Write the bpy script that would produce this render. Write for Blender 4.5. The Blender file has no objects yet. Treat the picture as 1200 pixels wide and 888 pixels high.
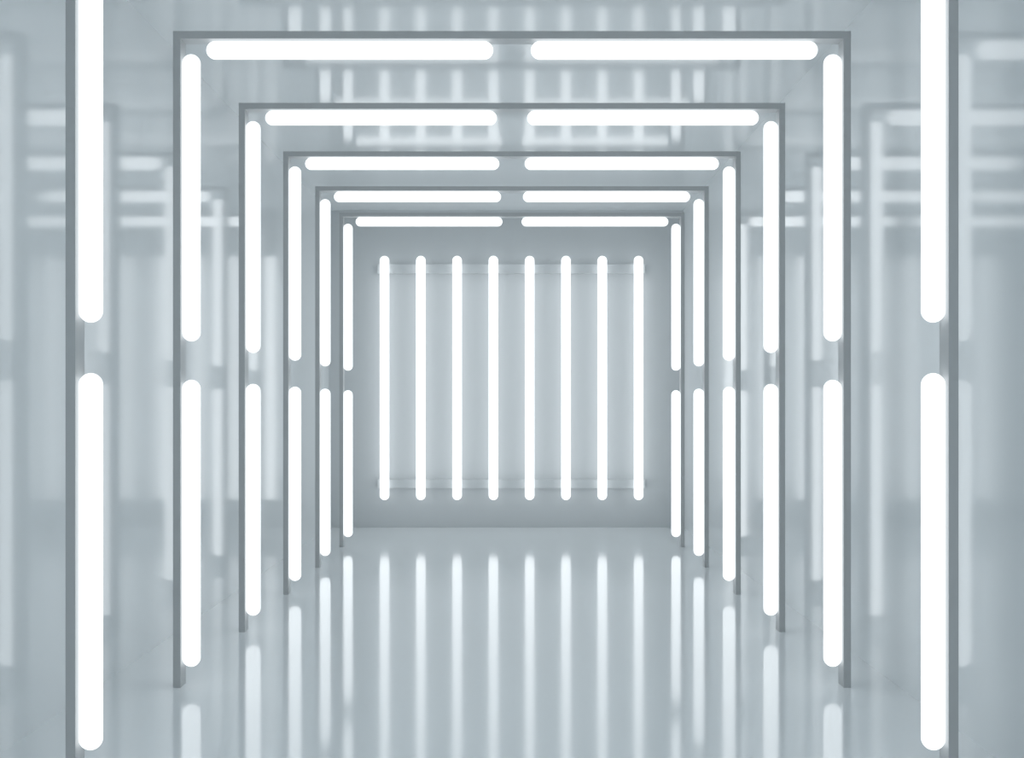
import bpy, bmesh, math
from mathutils import Matrix, Vector

scene = bpy.context.scene
col = scene.collection

# ------------------------------------------------------------------ sizes (metres)
CAM_H = 1.69                 # eye height above the floor
HALF_W = 2.0                 # gate half width
GATE_H = CAM_H + 2.183       # gate height
BAR = 0.044                  # face width of a gate bar
DEEP = 0.137                 # depth of a gate bar
TUBE_R = 0.0535
TUBE_L = 1.705
FIRST_Y, STEP = 6.37, 2.02   # nearest gate and spacing
BACK_Y, FRONT_Y = 19.05, -3.0
LEFT_X, RIGHT_X = -2.452, 2.291
CEIL_Z = CAM_H + 2.553
T = 0.15                     # shell thickness


# ------------------------------------------------------------------ materials
def principled(name, base, rough, ior=1.45, metallic=0.0, mottle=0.0):
    m = bpy.data.materials.new(name)
    m.use_nodes = True
    nt = m.node_tree
    p = nt.nodes['Principled BSDF']
    p.inputs['Base Color'].default_value = (*base, 1)
    p.inputs['Roughness'].default_value = rough
    p.inputs['IOR'].default_value = ior
    p.inputs['Metallic'].default_value = metallic
    if mottle:
        tc = nt.nodes.new('ShaderNodeTexCoord')
        n = nt.nodes.new('ShaderNodeTexNoise')
        n.inputs['Scale'].default_value = 1.05
        n.inputs['Detail'].default_value = 2.0
        mr = nt.nodes.new('ShaderNodeMapRange')
        mr.inputs['To Min'].default_value = rough - mottle
        mr.inputs['To Max'].default_value = rough + mottle
        nt.links.new(tc.outputs['Object'], n.inputs['Vector'])
        nt.links.new(n.outputs['Fac'], mr.inputs['Value'])
        nt.links.new(mr.outputs['Result'], p.inputs['Roughness'])
    return m


def glow(name, colour, strength):
    m = bpy.data.materials.new(name)
    m.use_nodes = True
    nt = m.node_tree
    nt.nodes.clear()
    e = nt.nodes.new('ShaderNodeEmission')
    e.inputs['Color'].default_value = (*colour, 1)
    e.inputs['Strength'].default_value = strength
    o = nt.nodes.new('ShaderNodeOutputMaterial')
    nt.links.new(e.outputs['Emission'], o.inputs['Surface'])
    return m


M_FLOOR = principled('glossy floor resin', (0.898, 0.917, 0.926), 0.085, mottle=0.01)
M_WALL = principled('satin wall panel', (0.898, 0.917, 0.926), 0.085, 1.6, mottle=0.01)
M_CEIL = principled('satin ceiling panel', (0.898, 0.917, 0.926), 0.10, 1.55, mottle=0.01)
M_BACK = principled('matt end wall', (0.635, 0.656, 0.667), 0.35, mottle=0.01)
M_BAR = principled('grey painted metal', (0.495, 0.505, 0.51), 0.35, mottle=0.02)
M_RAIL = principled('pale metal rail', (0.645, 0.667, 0.677), 0.3, mottle=0.02)
M_TUBE = glow('cool white tube glow', (0.91, 0.968, 1.0), 1.04)


# ------------------------------------------------------------------ mesh helpers
def link(name, bm, mat, parent=None, smooth=False):
    me = bpy.data.meshes.new(name)
    bmesh.ops.recalc_face_normals(bm, faces=bm.faces[:])
    bm.to_mesh(me)
    bm.free()
    me.materials.append(mat)
    if smooth:
        for f in me.polygons:
            f.use_smooth = True
    o = bpy.data.objects.new(name, me)
    col.objects.link(o)
    if parent:
        o.parent = parent
    return o


def box(lo, hi, bevel=0.0):
    bm = bmesh.new()
    c = [(a + b) / 2 for a, b in zip(lo, hi)]
    s = [b - a for a, b in zip(lo, hi)]
    bmesh.ops.create_cube(bm, size=1, matrix=Matrix.Translation(c) @ Matrix.Diagonal((*s, 1)))
    if bevel:
        bmesh.ops.bevel(bm, geom=bm.edges[:], offset=bevel, segments=2, affect='EDGES', profile=0.5)
    return bm


def prism_y(pts, y0, y1, bevel=0.0):
    """an outline in x/z given its depth along y"""
    bm = bmesh.new()
    a = [bm.verts.new((x, y0, z)) for x, z in pts]
    b = [bm.verts.new((x, y1, z)) for x, z in pts]
    n = len(pts)
    bm.faces.new(a)
    bm.faces.new(b[::-1])
    for i in range(n):
        j = (i + 1) % n
        bm.faces.new((a[i], a[j], b[j], b[i]))
    if bevel:
        bmesh.ops.bevel(bm, geom=bm.edges[:], offset=bevel, segments=1, affect='EDGES')
    return bm


def capsule(centre, axis, length, r, seg=32, rings=10):
    """round tube with hemispherical ends, total length given"""
    bm = bmesh.new()
    h = length / 2 - r
    prof = [(r * math.cos(t), h + r * math.sin(t))
            for t in [math.pi / 2 * k / rings for k in range(rings + 1)]]
    prof = [(a, -b) for a, b in prof[::-1]] + prof
    loops = []
    for a, z in prof:
        if a < 1e-6:
            loops.append([bm.verts.new((0, 0, z))])
        else:
            loops.append([bm.verts.new((a * math.cos(2 * math.pi * k / seg),
                                        a * math.sin(2 * math.pi * k / seg), z)) for k in range(seg)])
    for p, q in zip(loops, loops[1:]):
        for k in range(seg):
            j = (k + 1) % seg
            if len(p) == 1:
                bm.faces.new((p[0], q[k], q[j]))
            elif len(q) == 1:
                bm.faces.new((p[k], p[j], q[0]))
            else:
                bm.faces.new((p[k], p[j], q[j], q[k]))
    rot = Matrix.Rotation(math.pi / 2, 4, 'Y') if axis == 'x' else Matrix.Identity(4)
    bmesh.ops.transform(bm, matrix=Matrix.Translation(centre) @ rot, verts=bm.verts[:])
    return bm


def structure(name, lo, hi, mat):
    o = link(name, box(lo, hi), mat)
    o['kind'] = 'structure'
    return o


def thing(name, loc, label, cat, group=None):
    o = bpy.data.objects.new(name, None)
    col.objects.link(o)
    o.empty_display_size = 0.2
    o.location = loc
    o['label'] = label
    o['category'] = cat
    if group:
        o['group'] = group
    return o


# ------------------------------------------------------------------ room shell
structure('floor', (LEFT_X - T, FRONT_Y - T, -T), (RIGHT_X + T, BACK_Y + T, 0), M_FLOOR)
structure('ceiling', (LEFT_X - T, FRONT_Y - T, CEIL_Z), (RIGHT_X + T, BACK_Y + T, CEIL_Z + T), M_CEIL)
structure('wall_left', (LEFT_X - T, FRONT_Y - T, 0), (LEFT_X, BACK_Y + T, CEIL_Z), M_WALL)
structure('wall_right', (RIGHT_X, FRONT_Y - T, 0), (RIGHT_X + T, BACK_Y + T, CEIL_Z), M_WALL)
structure('wall_back', (LEFT_X, BACK_Y, 0), (RIGHT_X, BACK_Y + T, CEIL_Z), M_BACK)

# ------------------------------------------------------------------ the light gates
GATE_LABELS = [
    'nearest grey gate of white light tubes, its top and feet cut off by the frame',
    'largest fully visible grey gate of white light tubes, just behind the cropped nearest one',
    'grey light tube gate second in size among those with a visible crossbar',
    'middle grey light tube gate with two smaller complete gates standing behind it',
    'small grey light tube gate, last but one before the end wall',
    'smallest and farthest grey light tube gate, closest to the end wall',
]


def make_gate(loc, label):
    g = thing('light_gate', loc, label, 'light gate', 'light gates standing in a row down the corridor')
    for s in (-1, 1):
        # mitred post: full height on the outside, one bar lower on the inside
        pts = [(s * HALF_W, 0), (s * HALF_W, GATE_H), (s * (HALF_W - BAR), GATE_H - BAR), (s * (HALF_W - BAR), 0)]
        link('post', prism_y(pts, 0, DEEP), M_BAR, g)
    pts = [(-HALF_W, GATE_H), (HALF_W, GATE_H), (HALF_W - BAR, GATE_H - BAR), (-HALF_W + BAR, GATE_H - BAR)]
    link('crossbeam', prism_y(pts, 0, DEEP), M_BAR, g)
    my = DEEP / 2
    vx = HALF_W - BAR - TUBE_R + 0.004
    for s in (-1, 1):
        for zc in (CAM_H + 1.2085, CAM_H - 0.7255):
            link('tube', capsule((s * vx, my, zc), 'z', TUBE_L, TUBE_R), M_TUBE, g, True)['label'] = \
                'upright glowing white tube'
    for s in (-1, 1):
        link('tube', capsule((s * 0.9645, my, GATE_H - BAR - TUBE_R), 'x', TUBE_L, TUBE_R), M_TUBE, g, True)['label'] = \
            'level glowing white tube'
    return g


def copy_thing(src, loc, label):
    c = src.copy()
    col.objects.link(c)
    c.location = loc
    c['label'] = label
    for ch in src.children:
        d = ch.copy()
        col.objects.link(d)
        d.parent = c
    return c


first = make_gate((0, FIRST_Y, 0), GATE_LABELS[0])
for i in range(1, 6):
    copy_thing(first, (0, FIRST_Y + i * STEP, 0), GATE_LABELS[i])

# ------------------------------------------------------------------ the rack of tubes on the end wall
RACK_S = 1666.7 / (BACK_Y - 0.16)        # pixels per metre there, used only to turn measured sizes into metres
def rz(py): return CAM_H + (470 - py) / RACK_S
def rx(px): return (px - 600) / RACK_S
rack = thing('wall_light', (0, BACK_Y, 0), 'rack of eight upright white light tubes on two rails on the end wall', 'wall light')
RAIL_D = 0.10
for py0, py1 in ((309, 319.7), (562.2, 572.3)):
    link('mounting_rail', box((rx(441.8), -RAIL_D, rz(py1)), (rx(756.4), 0, rz(py0)), 0.002), M_RAIL, rack)
RT = 0.063
for k in range(8):
    x = rx(450.6 + 42.53 * k)
    zt, zb = rz(299.8), rz(585.8)
    link('tube', capsule((x, -RAIL_D - RT + 0.004, (zt + zb) / 2), 'z', zt - zb, RT), M_TUBE, rack, True)['label'] = \
        'upright glowing white tube'

# ------------------------------------------------------------------ world, camera, render look
w = bpy.data.worlds.new('World')
scene.world = w
w.use_nodes = True
w.node_tree.nodes['Background'].inputs['Color'].default_value = (0.75, 0.82, 0.86, 1)
w.node_tree.nodes['Background'].inputs['Strength'].default_value = 1.05

cd = bpy.data.cameras.new('camera')
cam = bpy.data.objects.new('camera', cd)
col.objects.link(cam)
cam.location = (0, 0, CAM_H)
cam.rotation_euler = (math.pi / 2, 0, 0)
cd.sensor_width = 36
cd.lens = 50
cd.shift_y = 26 / 1200
cd.clip_start = 0.05
scene.camera = cam

vs = scene.view_settings
vs.view_transform = 'Standard'
vs.look = 'None'
vs.exposure = 0.58
vs.gamma = 1.0
vs.use_curve_mapping = False
c = scene.cycles
c.max_bounces = 24
c.diffuse_bounces = 20
c.glossy_bounces = 12
c.use_denoising = True
c.sample_clamp_indirect = 0
